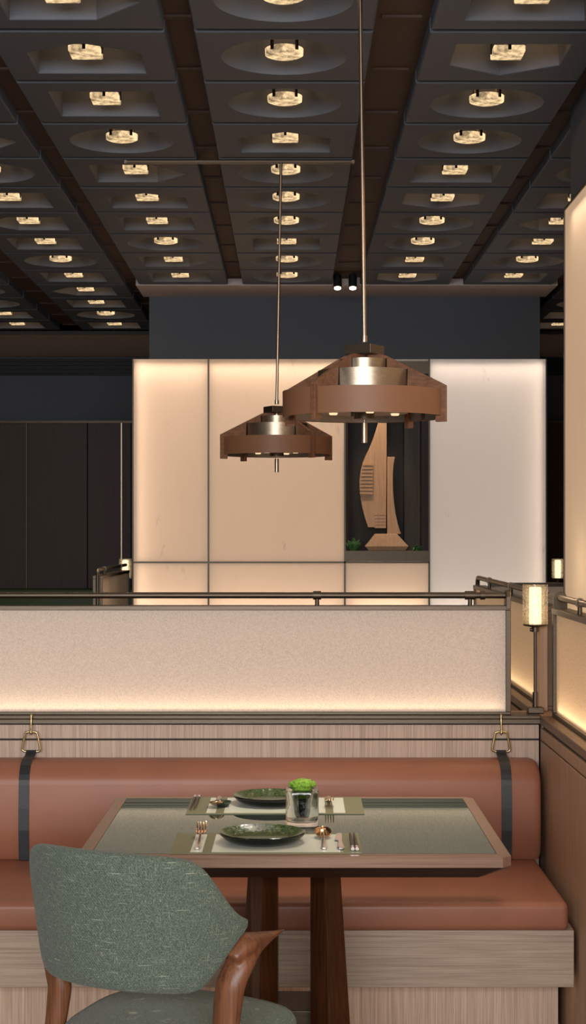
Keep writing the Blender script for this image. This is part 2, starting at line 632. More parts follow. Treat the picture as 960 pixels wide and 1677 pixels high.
OPEN = {
    'round': None,
    'square': [(-.178, -.158), (.178, -.158), (.178, .185), (-.178, .185)],
    'near': [(-.178, -.05), (0, -.155), (.178, -.05), (.178, .19), (-.178, .19)],
    'far': [(-.178, -.15), (.178, -.15), (.178, .085), (0, .205), (-.178, .085)],
    'west': [(-.225, .015), (-.08, -.158), (.178, -.158), (.178, .185), (-.08, .185)],
    'east': [(-.178, -.158), (.08, -.158), (.225, .015), (.08, .185), (-.178, .185)],
}
SHAPE_WORDS = {'round': 'round recess', 'square': 'square recess', 'near': 'five-sided recess pointing at the viewer', 'far': 'five-sided recess pointing to the far wall', 'west': 'five-sided recess pointing leftwards', 'east': 'five-sided recess pointing rightwards'}
HALF = .2685
proto = {}
def coffer_meshes(kind):
    sq = [(-HALF, -HALF), (HALF, -HALF), (HALF, HALF), (-HALF, HALF)]
    ang = {round(math.atan2(y, x), 5) for x, y in sq}
    poly = OPEN[kind]
    if poly:
        ang |= {round(math.atan2(y, x), 5) for x, y in poly}
        lampsq = [(-.062, -.062), (.062, -.062), (.062, .062), (-.062, .062)]
    else:
        ang |= {round(-PI + 2 * PI * k / 64, 5) for k in range(64)}
    ang = sorted(ang)
    def loop(fn, z):
        return [(fn(a) * math.cos(a), fn(a) * math.sin(a), z) for a in ang]
    outer = lambda k: (lambda a: ray_poly([(x * k, y * k) for x, y in sq], a))
    inner = (lambda a: ray_poly(poly, a)) if poly else (lambda a: .198)
    top = (lambda a: ray_poly(lampsq, a)) if poly else (lambda a: .066)
    bm = B()
    loft(bm, [loop(outer(.985), .16), loop(outer(1), .05), loop(outer(1), .005), loop(outer(.985), 0), loop(inner, 0)] + ([loop(lambda a: inner(a) * .985, .002), loop(lambda a: inner(a) * .955, .14)] if poly else [loop(lambda a: r_, z_) for r_, z_ in ((.194, .012), (.178, .045), (.145, .085), (.10, .118), (.066, .135), (.05, .14))]), cap=False)
    # lid over the lamp well
    bm.faces.new([bm.verts.new(p) for p in (loop(lambda a: inner(a) * .955, .14) if poly else loop(lambda a: .05, .14))])
    bmesh.ops.remove_doubles(bm, verts=bm.verts, dist=1e-5)
    return bm

def make_coffer(kind):
    t = thing('ceiling_coffer', 'x', 'ceiling light')
    obj('panel', coffer_meshes(kind), M['coffer'], t, smooth=(30 if kind == 'round' else None))
    bm = B()
    if kind == 'round':
        lathe(bm, [(.001, .004), (.05, .004), (.06, .008), (.061, .026), (.05, .030), (.001, .030)], 36)
    else:
        box(bm, -.0495, .0495, -.0495, .0495, .006, .028)
    g = obj('glass_block', bm, M['block'], t, bevel=(.004 if kind != 'round' else 0))
    for a in ((-2.2, -.9, .9, 2.2) if kind == 'round' else (-PI / 2, 0, PI / 2, PI)):
        bm = B()
        r = .063 if kind == 'round' else .0515
        c, s = math.cos(a), math.sin(a)
        prism(bm, [(-.005, .012), (.005, .012), (.005, .14), (-.005, .14)], lambda u, v, w: (c * (r + w) - s * u, s * (r + w) + c * u, v), -.002, .003)
        obj('clip', bm, M['black'], g)
    bm = B(); lathe(bm, [(.001, .118), (.026, .118), (.032, .126), (.032, .139)], 24)
    obj('lamp', bm, M['lens'], t)
    return t

COFFERS = {
    0: {7: 'square', 8: 'square', 9: 'round', 10: 'round', 11: 'square', 12: 'square'},
    1: {1: 'square', 2: 'east', 3: 'round', 4: 'square', 5: 'west', 6: 'square', 7: 'round', 8: 'square', 9: 'west', 10: 'square', 11: 'round', 12: 'square'},
    2: {-1: 'east', 0: 'near', 1: 'square', 2: 'round', 3: 'east', 4: 'near', 5: 'square', 6: 'round', 7: 'east', 8: 'square'},
    3: {-1: 'round', 0: 'round', 1: 'round', 2: 'near', 3: 'round', 4: 'round', 5: 'round', 6: 'square', 7: 'round', 8: 'round'},
    4: {-1: 'square', 0: 'far', 1: 'round', 2: 'round', 3: 'square', 4: 'far', 5: 'round', 6: 'round', 7: 'square', 8: 'far'},
    5: {2: 'square', 3: 'round', 4: 'square', 5: 'west', 6: 'square', 7: 'round', 8: 'square'},
    6: {8: 'round', 9: 'square', 10: 'round', 11: 'square', 12: 'square'},
}
COLWORDS = {0: 'far outer row on the booth side', 1: 'second row left of the centre row', 2: 'row left of the centre row', 3: 'centre row of the ceiling', 4: 'row just right of the pendant rod', 5: 'second row right of the pendant rod', 6: 'row behind the pillar'}
ORD = 'first second third fourth fifth sixth seventh eighth ninth tenth eleventh twelfth thirteenth'.split()
SHORT = {'round': 'round', 'square': 'square', 'near': 'near-pointed', 'far': 'far-pointed', 'west': 'left-pointed', 'east': 'right-pointed'}
first = {}
for c, rows in COFFERS.items():
    cx = (COLS[c][0] + COLS[c][1]) / 2
    for k, (r, kind) in enumerate(sorted(rows.items())):
        loc = cp(cx, row_y(r + .5), CZ)
        lab = 'dark coffer, %s lit recess, %s from viewer in %s' % (SHORT[kind], ORD[k], COLWORDS[c])
        if kind not in first:
            o = first[kind] = make_coffer(kind)
            o.location = loc
            o.rotation_euler = (0, 0, CEIL_ROT)
            o['label'] = lab
            o['group'] = 'ceiling coffers with glass lights'
        else:
            dup(first[kind], loc, CEIL_ROT, lab, 'ceiling coffers with glass lights')
        point('coffer_lamp', (loc.x, loc.y, CZ + .085), .55, (1, .52, .22), .02)
        spot('coffer_beam', (loc.x, loc.y, CZ - .004), (loc.x, loc.y, 0), (2 if r < 2 else 7 if r < 7 else 22), (1, .80, .60), 100, 1, .05)

# ------------------------------------------------------------------ glowing feature wall with niche
FX0, FX1, FY, FZ = -1.019, 1.517, 10.3, 2.571
NX0, NX1 = .281, .798
XS, ZS = -.556, 1.324
b = B()
box(b, FX0, FX1, FY + .32, FY + .42, 0, FZ)              # core
box(b, FX0, FX0 + .012, FY + .01, FY + .32, 0, FZ); box(b, FX1 - .012, FX1, FY + .01, FY + .32, 0, FZ)
box(b, FX0, FX1, FY + .01, FY + .32, FZ - .012, FZ)
box(b, NX0 - .012, NX0, FY + .012, FY + .32, 0, FZ - .012); box(b, NX1, NX1 + .012, FY + .012, FY + .32, 0, FZ - .012)
fw = struct('wall_feature', b, M['white'])
G = .0055
def sheet(x0, x1, z0, z1, mat):
    bm = B(); quad(bm, (x0, FY, z0), (x1, FY, z0), (x1, FY, z1), (x0, FY, z1))
    obj('glowing_panel', bm, mat, fw, normals=False)
sheet(FX0 + .004, XS - G, ZS + G, FZ, M['wall_sheet']); sheet(XS + G, NX0 - G, ZS + G, FZ, M['wall_sheet'])
sheet(FX0 + .004, XS - G, 0, ZS - G, M['wall_sheet']); sheet(XS + G, NX0 - G, 0, ZS - G, M['wall_sheet'])
sheet(NX0 + G, NX1 - G, 0, ZS - G, M['wall_sheet']); sheet(NX1 + G, FX1 - .004, 0, FZ, M['wall_sheet_cool'])
b = B()
box(b, XS - G, XS + G, FY - .004, FY + .03, 0, FZ)
box(b, FX0, XS - G, FY - .004, FY + .03, ZS - G, ZS + G); box(b, XS + G, NX1, FY - .004, FY + .03, ZS - G, ZS + G)
box(b, NX0 - G, NX0 + G, FY - .004, FY + .03, 0, FZ); box(b, NX1 - G, NX1 + G, FY - .004, FY + .03, 0, FZ)
box(b, FX0 - .004, FX0 + .004, FY - .004, FY + .03, 0, FZ); box(b, FX1 - .004, FX1 + .004, FY - .004, FY + .03, 0, FZ)
obj('seam_trim', b, M['bronze_dark'], fw)
# the niche
b = B()
box(b, NX0, NX1, FY + .27, FY + .31, 1.33, FZ - .012)
box(b, NX0 + .0005, NX0 + .02, FY + .03, FY + .27, 1.33, FZ - .012); box(b, NX1 - .045, NX1 - .0005, FY + .03, FY + .27, 1.33, FZ - .012)
obj('niche_lining', b, M['nichewood'], fw)
b = B(); box(b, .655, .752, FY + .15, FY + .27, 1.33, FZ - .02); obj('niche_pilaster', b, M['pilaster'], fw)
b = B()
box(b, NX0 + G, NX1 - G, FY - .002, FY + .01, 1.331, 1.395); box(b, NX0 + .02, NX1 - .045, FY + .01, FY + .27, 1.331, 1.385)
obj('niche_ledge', b, M['bronze_dark'], fw)
b = B(); box(b, NX0 + G, NX1 - G, FY, FY + .27, FZ - .09, FZ - .012); obj('niche_head', b, M['bronze_dark'], fw)
# light strips in the wall cavity
for (x0, x1, z0) in ((FX0 + .02, NX0 - .02, 0), (NX1 + .02, FX1 - .02, 0)):
    w = x1 - x0
    area('cove_strip', ((x0 + x1) / 2, FY + .07, FZ - .02), w, .05, (2.1 if x0 < 0 else 1.7) * w, (AMBER if x0 < 0 else (1, .80, .64)), (0, 0, 0))
    area('floor_strip', ((x0 + x1) / 2, FY + .07, 1.0), w, .05, 1.5 * w, (AMBER if x0 < 0 else (1, .80, .64)), (PI, 0, 0))
for x, ry in ((FX0 + .02, -PI / 2), (FX1 - .02, PI / 2)):
    area('edge_strip', (x, FY + .05, 1.75), 1.6, .04, 1.0, AMBER, (0, ry, 0))
area('niche_floor_strip', ((NX0 + NX1) / 2, FY + .07, 1.0), .45, .05, 1.1, AMBER, (PI, 0, 0))

# sculpture: two sails on a plinth
def npx(u, v):   # 0..1 frame inside the niche drawing -> metres (x, z)
    k = 10.38 / 2750
    X = (550 + u / 5.647 - 490) * k
    Z = 1.5 - (690 + v / 5.647 - 874) * k
    return X, Z
sc = thing('sail_sculpture', 'pale carved wooden sail-shaped sculpture on a plinth in the dark niche', 'sculpture', (0, 10.375, 0))
sail = [npx(*p) for p in ((405, -30), (470, -30), (470, 400), (465, 980), (298, 980), (268, 890), (245, 800), (230, 720), (222, 650), (219, 600), (220, 540), (230, 460), (250, 380), (280, 310), (310, 250), (350, 150))]
fn = lambda u, v, w: (u, w, v)
b = B(); prism(b, sail, fn, -.012, .012)
s1 = obj('main_sail', b, M['sculpt'], sc, bevel=.002)
b = B(); prism(b, [npx(*p) for p in ((474, 332), (545, 332), (533, 400), (526, 480), (526, 560), (529, 650), (537, 750), (550, 850), (572, 950), (600, 1042), (474, 1042))], fn, -.03, .0)
obj('jib_sail', b, M['sculpt'], sc, bevel=.002)
b = B()
for j in range(9):
    v = 392 + j * 33
    x0 = 252 - 30 * math.sin(min(1, (v - 380) / 260) * PI / 2)
    p = [npx(x0, v), npx(340, v), npx(340, v + 20), npx(x0, v + 20)]
    prism(b, p, fn, -.028, -.012)
obj('louvre_slat', b, M['sculpt'], s1)
b = B()
for j in range(5):
    p = [npx(360, 845 + j * 30), npx(464, 845 + j * 30), npx(464, 868 + j * 30), npx(360, 868 + j * 30)]
    prism(b, p, fn, -.017, -.012)
obj('grid_slat', b, M['sculpt'], s1)
z0, z1, z2 = 1.396, npx(0, 1155)[1], npx(0, 1040)[1]
xa, xb = npx(300, 0)[0], npx(640, 0)[0]
xc, xd = npx(270, 0)[0], npx(668, 0)[0]
xe, xf = npx(360, 0)[0], npx(562, 0)[0]
b = B()
def rect(x0, x1, d, z):
    return [(x0, -d, z), (x1, -d, z), (x1, d, z), (x0, d, z)]
loft(b, [rect(xa, xb, .045, z0), rect(xc, xd, .055, z1), rect(xe, xf, .04, z2)])
obj('plinth', b, M['sculpt'], sc, bevel=.002)
def leaf_clump(name, label, x, y, z, n, h, seed):
    rnd = random.Random(seed)
    t = thing(name, label, 'plant', (x, y, z))
    for k in range(n):
        a = rnd.uniform(-1.15, .7)
        L = h * rnd.uniform(.7, 1.1)
        bm = B()
        pts = [Vector((math.sin(a) * L * s * s ** .4, rnd.uniform(-.01, .01) - .02 * s, L * (s - .35 * s * s * abs(math.sin(a))))) for s in (0, .2, .4, .6, .8, 1)]
        wd = [.003, .012, .018, .016, .01, .001]
        wv = Vector((math.cos(a), .25, -math.sin(a) * .6)).normalized()
        l = [bm.verts.new(p - wv * w_) for p, w_ in zip(pts, wd)]
        c_ = [bm.verts.new(p + Vector((0, .005, 0))) for p in pts]
        r_ = [bm.verts.new(p + wv * w_) for p, w_ in zip(pts, wd)]
        for i in range(5):
            bm.faces.new((l[i], c_[i], c_[i + 1], l[i + 1])); bm.faces.new((c_[i], r_[i], r_[i + 1], c_[i + 1]))
        o = obj('leaf', bm, M['leaf'], t, smooth=60)
        so = o.modifiers.new('t', 'SOLIDIFY'); so.thickness = .0015
    return t
leaf_clump('niche_plant', 'small green leafy plant beside the sculpture, at the lamp-rod side of the niche', .335, 10.345, 1.386, 8, .085, 3)
leaf_clump('niche_plant', 'single short green plant in the niche corner by the pale pilaster', .728, 10.39, 1.386, 3, .05, 5)
spot('niche_spot', (.55, 10.34, 2.46), (.50, 10.42, 1.5), 6, (1, .75, .5), 60)
spot('niche_spot', (.40, 10.33, 2.46), (.45, 10.42, 1.9), 5, (1, .75, .5), 50)

# ------------------------------------------------------------------ lit pillar on the near side
PX, PY, PZ = .935, 5.9, 2.635
b = B()
box(b, .987, 2.6, 1.0, 6.1, PZ - .02, 3.2)
box(b, 1.05, 2.6, 1.0, PY, 0, PZ)
pil = struct('wall_pillar', b, M['header'])
b = B(); quad(b, (PX, PY, .0), (PX, 1.0, 0), (PX, 1.0, PZ), (PX, PY, PZ)); obj('glowing_panel', b, M['side_sheet'], pil, normals=False)
b = B()
box(b, PX - .004, 1.06, PY - .004, PY + .012, 0, PZ); box(b, PX - .004, 1.06, 1.0, PY, PZ, PZ + .008)
obj('edge_trim', b, M['bronze'], pil)
area('pillar_strip', (.985, 3.45, PZ - .03), .05, 4.6, 7, AMBER, (0, 0, 0))
area('pillar_strip', (.985, 3.45, .8), .05, 4.6, 8, AMBER, (PI, 0, 0))

# ------------------------------------------------------------------ booth partition behind the bench
WY = 5.55
bp = thing('booth_partition', 'low partition with wide speckled pale glowing screen above the tan bench', 'partition', (-.7, 5.6, 0))
def P(x):       # world x -> local of the partition
    return x + .7
def Pbox(bm, x0, x1, y0, y1, z0, z1):
    box(bm, x0 + .7, x1 + .7, y0 - 5.6, y1 - 5.6, z0, z1)
b = B(); Pbox(b, -2.6, .794, WY + .012, WY + .11, 0, .872); obj('core', b, M['black'], bp)
b = B(); Pbox(b, -2.6, .793, WY, WY + .0115, .10, .8165); obj('wood_panel', b, M['oak'], bp, bevel=.002)
b = B(); Pbox(b, -2.6, .793, WY, WY + .0115, .8225, .8685); obj('wood_panel', b, M['oak'], bp, bevel=.002)
b = B(); Pbox(b, -2.6, .797, WY - .014, WY + .115, .8725, .888); Pbox(b, -2.6, .797, WY - .006, WY + .112, .888, .899); obj('sill', b, M['bronze'], bp, bevel=.002)
PX1 = .7025
SY = WY + .03
b = B()
Pbox(b, -2.6, PX1, SY - .012, SY + .05, .8995, .909); Pbox(b, -2.6, PX1, SY - .012, SY + .05, 1.246, 1.261)
Pbox(b, PX1 - .0165, PX1, SY - .014, SY + .052, .909, 1.246)
obj('frame', b, M['bronze'], bp, bevel=.0015)
b = B(); prism(b, [(-.014, 1.25), (.052, 1.25), (.052, 1.29), (.044, 1.306), (.03, 1.312), (.01, 1.312), (-.006, 1.306), (-.014, 1.29)], lambda u, v, w: (w + .7, SY + u - 5.6, v), PX1 - .015, PX1)
obj('end_post', b, M['bronze'], bp, bevel=.0015)
b = B(); quad(b, (-2.6 + .7, SY - 5.6, .909), (PX1 - .0165 + .7, SY - 5.6, .909), (PX1 - .0165 + .7, SY - 5.6, 1.246), (-2.6 + .7, SY - 5.6, 1.246))
obj('screen', b, M['screen'], bp, normals=False)
b = B(); quad(b, (PX1 - .0165 + .7, SY + .04 - 5.6, .909), (-2.6 + .7, SY + .04 - 5.6, .909), (-2.6 + .7, SY + .04 - 5.6, 1.246), (PX1 - .0165 + .7, SY + .04 - 5.6, 1.246))
obj('rear_screen', b, M['dull_sheet'], bp, normals=False)
RY, RZ = SY + .019, 1.2945
b = B(); tube(b, [(-2.6 + .7, RY - 5.6, RZ), (PX1 - .015 + .7, RY - 5.6, RZ)], .0105, 16)
rail = obj('handrail', b, M['bronze'], bp, smooth=40)
for x, ws in ((.06, (.026,)), (.57, (.034, .016)), (-1.25, (.026,)), (-2.1, (.026,))):
    b = B(); xx = x
    for w_ in ws:
        tube(b, [(xx - w_ / 2 + .7, RY - 5.6, RZ), (xx + w_ / 2 + .7, RY - 5.6, RZ)], .0145, 16)
        xx += .042
    obj('collar', b, M['bronze'], rail, smooth=40)
    b = B(); tube(b, [(x + .7, RY - 5.6, 1.2605), (x + .7, RY - 5.6, RZ - .012)], .0075, 10); obj('bracket', b, M['bronze'], rail, smooth=40)
area('booth_strip', (-.95, SY + .020, .913), 3.26, .02, 1.7, (1, .72, .48), (PI, 0, 0))

# ------------------------------------------------------------------ side partitions with amber screens
def side_partition(name, label, X, ya, yb, wood_mat, sheet_mat, collars, near_end, side=-1, cat='partition', strip=0.):
    """runs along y from ya to yb at plane X; its screen faces -x (side -1) or +x (side 1)"""
    t = thing(name, label, cat, (X, (ya + yb) / 2, 0))
    L = (yb - ya) / 2
    s = side
    def bx(bm, u0, u1, y0, y1, z0, z1):
        a, c = sorted((u0 * -s, u1 * -s))
        box(bm, a, c, y0, y1, z0, z1)
    # u grows away from the viewer side: u=-.05 is the wood face
    b = B(); bx(b, -.036, .05, -L, L, 0, .86); obj('core', b, M['black'], t)
    b = B(); bx(b, -.05, -.0365, -L, L, .0, .8165); obj('wood_panel', b, wood_mat, t, bevel=.002)
    b = B(); bx(b, -.05, -.0365, -L, L, .8225, .860); obj('wood_panel', b, wood_mat, t, bevel=.002)
    b = B(); bx(b, -.04, .05, -L, L, .8605, .872); obj('shadow_gap', b, M['black'], t)
    b = B(); bx(b, -.052, .052, -L, L, .8725, .899); obj('sill', b, M['sillwood'], t, bevel=.002)
    b = B()
    bx(b, -.012, .045, -L, L, .8995, .912); bx(b, -.014, .045, -L, L, 1.236, 1.254)
    bx(b, -.012, .045, -L, -L + .022, .912, 1.236); bx(b, -.012, .045, L - .022, L, .912, 1.236)
    obj('frame', b, M['bronze'], t, bevel=.0015)
    for nm, u, mt in (('screen', 0, sheet_mat), ('rear_screen', .036, M['dull_sheet'])):
        b = B(); quad(b, (u * -s, -L + .022, .912), (u * -s, L - .022, .912), (u * -s, L - .022, 1.236), (u * -s, -L + .022, 1.236))
        obj(nm, b, mt, t, normals=False)
    ux = .012 * -s
    rz = 1.289
    b = B()
    if near_end == 'plate':
        pts = [(ux, -L, rz), (ux, L - .012, rz)]
    else:
        e = 1 if near_end == 'bend_far' else -1
        bend = [(ux, e * (L + .012 * k_), rz - dz) for k_, dz in ((0, 0), (1, .001), (2, .005), (2.8, .013), (3.2, .026), (3.3, .045), (3.3, .38))]
        pts = [(ux, -e * L, rz)] + bend
    tube(b, pts, .0105, 14)
    rl = obj('handrail', b, M['bronze'], t, smooth=50)
    for y in collars:
        y -= (ya + yb) / 2
        b = B(); tube(b, [(ux, y - .012, rz), (ux, y + .012, rz)], .0145, 14); obj('collar', b, M['bronze'], rl, smooth=40)
        b = B(); tube(b, [(ux, y, 1.2535), (ux, y, rz - .012)], .0075, 10); obj('bracket', b, M['bronze'], rl, smooth=40)
    if near_end == 'plate':
        b = B(); prism(b, [(-.02, 1.236), (.025, 1.236), (.025, 1.29), (.018, 1.304), (.006, 1.310), (-.004, 1.308), (-.014, 1.301), (-.02, 1.288)], lambda u, v, w: (ux + u * -s, w, v), L - .012, L + .001)
        obj('end_plate', b, M['bronze_dark'], t, bevel=.001)
    if strip:
        area('side_strip', (X + .018 * -s, (ya + yb) / 2, .916), .02, 2 * L - .1, strip, (1, .74, .45), (PI, 0, 0))
    return t
side_partition('side_partition', 'brown wood side partition with amber glowing screen at the end of the tan bench', .846, 2.6, 5.535, M['sidewood'], M['screen_side'], (5.13, 4.3), 'plate', strip=2.0)
side_partition('side_partition', 'amber screened side partition beyond the wide speckled screen, behind the table lamp', .846, 5.72, 8.03, M['sidewood'], M['screen_side'], (6.8, 7.57, 6.1), 'bend_far', strip=1.1)
side_partition('side_partition', 'small far partition with curved handrail in front of the dark panelled wall', -1.16, 9.8, 11.35, M['darkwood'], M['dull_sheet'], (10.1, 11.0), 'bend_near', side=1)
side_partition('side_partition', 'far partition sliver seen between the glowing wall and the pillar', 1.80, 9.6, 11.3, M['darkwood'], M['dull_sheet'], (10.4, 11.0), 'bend_near')
b = B(); box(b, -.02, .016, -.02, .02, .8995, 1.254)
# low back panel of the next booth, seen edge to edge by the pillar
np_ = thing('booth_partition', 'plain low back panel of the next booth beside the pillar edge', 'partition', (1.5, 8.1, 0))
b.free()
b = B(); box(b, -.58, .6, 0, .08, 0, .88); obj('wood_panel', b, M['sidewood'], np_)
b = B(); box(b, -.58, .6, .0, .08, .88, .90); box(b, -.58, .6, 0, .08, 1.245, 1.262); box(b, -.58, -.56, 0, .08, .9, 1.245); obj('frame', b, M['bronze_dark'], np_)
b = B(); box(b, -.56, .6, .02, .06, .9, 1.245); obj('screen', b, M['dull_sheet'], np_)

# ------------------------------------------------------------------ partition lamps
def make_lamp(label, loc):
    t = thing('partition_lamp', label, 'lamp', loc)
    b = B(); box(b, -.026, .026, -.022, .022, .0005, .02); obj('base', b, M['bronze'], t, bevel=.002)
    b = B(); tube(b, [(0, 0, .02), (0, 0, .29)], .0055, 14); pl = obj('pole', b, M['bronze'], t, smooth=40)
    b = B(); tube(b, [(0, 0, .02), (0, 0, .07)], .009, 14); obj('sleeve', b, M['bronze'], pl, smooth=40)
    b = B(); tube(b, [(0, 0, .272), (0, 0, .287)], .0125, 14); tube(b, [(-.018, 0, .279), (0, 0, .279)], .006, 10); obj('knob', b, M['bronze'], pl, smooth=40)
    b = B(); lathe(b, [(.001, .287), (.012, .287), (.04, .293), (.0415, .297), (.001, .297)], 32); obj('tray', b, M['bronze_dark'], t, smooth=40)
    b = B(); lathe(b, [(.042, .2975), (.042, .43), (.031, .43), (.031, .2985), (.0305, .2976)], 40)
    for f in []: pass
    loftfix = [v for v in b.verts]
    bmesh.ops.remove_doubles(b, verts=b.verts, dist=1e-6)
    # close the ring at the bottom
    be = [e for e in b.edges if len(e.link_faces) == 1]
    bmesh.ops.bridge_loops(b, edges=be)
    obj('glass_shade', b, M['shade'], t, smooth=50)
    b = B(); lathe(b, [(.001, .2985), (.0205, .2985), (.0205, .418), (.018, .422), (.001, .422)], 28); obj('frosted_tube', b, M['candle'], t, smooth=50)
    return t
lamp0 = make_lamp('lit glass cylinder lamp on a slim bronze pole at the corner of the booth', (.792, 5.63, .899))
dup(lamp0, (-1.185, 11.45, .899), 0, 'small lit glass lamp against the dark panelled wall, by the curved handrail')
dup(lamp0, (1.765, 11.45, .899), 0, 'small lit glass lamp between the glowing wall and the pillar')
point('lamp_glow', (.792, 5.56, 1.40), .8, (1, .72, .42), .03)
for x in (-1.185, 1.765):   # posts the far lamps stand on
    pp = thing('lamp_plinth', 'dark narrow plinth carrying the far small lamp ' + ('by the panelled wall' if x < 0 else 'by the pillar'), 'plinth', (x, 11.45, 0))
    b = B(); box(b, -.05, .05, -.045, .045, 0, .875); obj('post', b, M['darkwood'], pp)
    b = B(); box(b, -.055, .055, -.05, .05, .8755, .8985); obj('cap', b, M['bronze_dark'], pp)
# corner block of the booth the near lamp stands on
ck = thing('corner_post', 'brown wooden corner block with upright post beneath the table lamp', 'post', (.792, 5.63, 0))
b = B(); box(b, .0085, .06, -.09, .085, 0, .898); obj('block', b, M['sidewood'], ck)
b = B(); box(b, -.09, .0080, .04, .085, 0, .898); obj('ledge', b, M['sidewood'], ck)
b = B(); box(b, .012, .05, .058, .078, .8985, 1.25); obj('upright', b, M['sidewood'], ck, bevel=.002)

# ------------------------------------------------------------------ far green banquette
gb = thing('banquette', 'low dark green leather banquette against the far dark panelled wall', 'bench', (-1.75, 13.85, 0))
b = B(); box(b, -1.2, .8, -.5, .2, .0, .44); obj('seat', b, M['green_leather'], gb, bevel=.03, seg=3)
b = B(); box(b, -1.2, .8, .2, .285, .44, 1.04); obj('backrest', b, M['green_leather'], gb, bevel=.02, seg=3)

# ------------------------------------------------------------------ tan banquette
bq = thing('banquette', 'long tan leather banquette with light oak base behind the dining table', 'bench', (-.9, 5.1, 0))
def Qbox(bm, x0, x1, y0, y1, z0, z1):
    box(bm, x0 + .9, x1 + .9, y0 - 5.1, y1 - 5.1, z0, z1)
b = B(); Qbox(b, -2.55, .766, 4.765, 5.50, .371, .452); obj('seat', b, M['leather'], bq, bevel=.018, seg=5)
# backrest: rounded profile extruded along x, rounded outer end
prof = []
yb0, yf, zb, zt_ = 5.535, 5.385, .453, .765
cr = .072
prof += [(yb0, zb), (yf + .012, zb), (yf, zb + .02)]
prof += [(yf - .006, .56), (yf - .004, .63)]
for k in range(10):
    a = PI - k / 9 * PI / 2
    prof.append((yf + cr * 1.15 + cr * 1.15 * math.cos(a), zt_ - cr + cr * math.sin(a)))
prof += [(yb0 - .02, zt_), (yb0, zt_ - .015)]
b = B()
cy_, cz_ = (yb0 + yf) / 2, (zb + zt_) / 2
rings = []
for x, k in ((-2.55, 1), (.752, 1), (.764, .985), (.772, .955), (.776, .90)):
    rings.append([(x + .9, cy_ + (y - cy_) * k - 5.1, cz_ + (z - cz_) * k + (0 if k == 1 else -.002)) for y, z in prof])
loft(b, rings)
obj('backrest', b, M['leather'], bq, smooth=50)
b = B(); Qbox(b, -2.55, .783, 4.78, 4.80, .2085, .3705); obj('apron', b, M['oak_h'], bq, bevel=.002)
b = B(); Qbox(b, -2.55, .783, 4.80, 5.50, .235, .3705); obj('carcass', b, M['oak_h'], bq)
b = B(); Qbox(b, -2.55, .775, 5.02, 5.50, 0, .2345); obj('plinth', b, M['oak'], bq, bevel=.002)
area('plinth_strip', (-.58, 4.87, .232), 2.7, .02, .6, (1, .68, .44), (0, 0, 0))

# straps
def make_strap(label, x):
    t = thing('bolster_strap', label, 'strap', (x, 5.4, 0))
    b = B()
    path = [(5.527, .7865), (5.520, .777), (5.50, .7705), (5.465, .7675)]
    for k in range(8):
        a = PI / 2 + k / 7 * PI / 2
        path.append((yf + cr * 1.15 + (cr * 1.15 + .003) * math.cos(a), zt_ - cr + (cr + .003) * math.sin(a)))
    path += [(yf - .0085, .62), (yf - .0105, .55), (yf - .005, .49), (yf - .0035, .470), (yf - .002, .4545)]
    w = .0165
    rings = []
    P2 = [Vector((y, z)) for y, z in path]
    for i, q in enumerate(P2):
        tg = (P2[min(i + 1, len(P2) - 1)] - P2[max(i - 1, 0)]).normalized()
        nrm = Vector((-tg.y, tg.x))
        if nrm.x > 0 and abs(nrm.x) > .5: nrm = -nrm
        if nrm.y < 0 and abs(nrm.y) > .5: nrm = -nrm
        o_ = q + nrm * .003
        rings.append([(-w, q.x - 5.4, q.y), (w, q.x - 5.4, q.y), (w, o_.x - 5.4, o_.y), (-w, o_.x - 5.4, o_.y)])
    loft(b, rings)
    obj('band', b, M['strap'], t)
    zr = .783
    b = B()
    pts = [(-.020, zr), (.020, zr), (.0275, zr + .004), (.029, zr + .012), (.020, zr + .056), (.014, zr + .064), (-.014, zr + .064), (-.020, zr + .056), (-.029, zr + .012), (-.0275, zr + .004), (-.020, zr)]
    tube(b, bez([(x_, 5.5265 - 5.4 - .001, z_) for x_, z_ in pts], 5), .0035, 10)
    obj('ring', b, M['brass'], t, smooth=60)
    b = B()
    tube(b, bez([(0, 5.528 - 5.4, zr + .056), (0, 5.518 - 5.4, zr + .063), (0, 5.521 - 5.4, zr + .078), (0, 5.526 - 5.4, zr + .10), (0, 5.528 - 5.4, zr + .121), (0, 5.5345 - 5.4, zr + .1175)], 5), .0032, 10)
    bmesh.ops.create_uvsphere(b, u_segments=12, v_segments=8, radius=.006, matrix=Matrix.Translation((0, 5.5195 - 5.4, zr + .063)))
    obj('hook', b, M['brass'], t, smooth=60)
    return t
st0 = make_strap('black leather strap on a brass ring over the bench back, end beside the green chair', -.882)
dup(st0, (.665, 5.4, 0), 0, 'black leather strap on a brass ring over the bench back, beside the side partition')

# ------------------------------------------------------------------ dining table
TC = (-.0125, 4.345)
tb = thing('dining_table', 'walnut edged dining table with grey green polished inlay and two tapered legs', 'table', (*TC, 0))
hx, hy = .508, .443
ch = .022
def octo(kx, ky, c, z):
    return [(-kx + c, -ky, z), (kx - c, -ky, z), (kx, -ky + c, z), (kx, ky - c, z), (kx - c, ky, z), (-kx + c, ky, z), (-kx, ky - c, z), (-kx, -ky + c, z)]
bw = .032
b = B()
loft(b, [octo(hx - .055, hy - .055, .02, .690), octo(hx - .004, hy - .004, ch, .7205), octo(hx, hy, ch, .7235), octo(hx, hy, ch, .747), octo(hx - .003, hy - .003, ch, .75),
         octo(hx - bw, hy - bw, .002, .75), octo(hx - bw, hy - bw, .002, .746)], cap=False)
b.faces.new([b.verts.new(p) for p in octo(hx - bw, hy - bw, .002, .746)])
b.faces.new([b.verts.new(p) for p in octo(hx - .055, hy - .055, .02, .690)])
bmesh.ops.remove_doubles(b, verts=b.verts, dist=1e-6)
tt = obj('tabletop', b, [M['walnut_edge'], M['walnut'], M['underside']], tb)
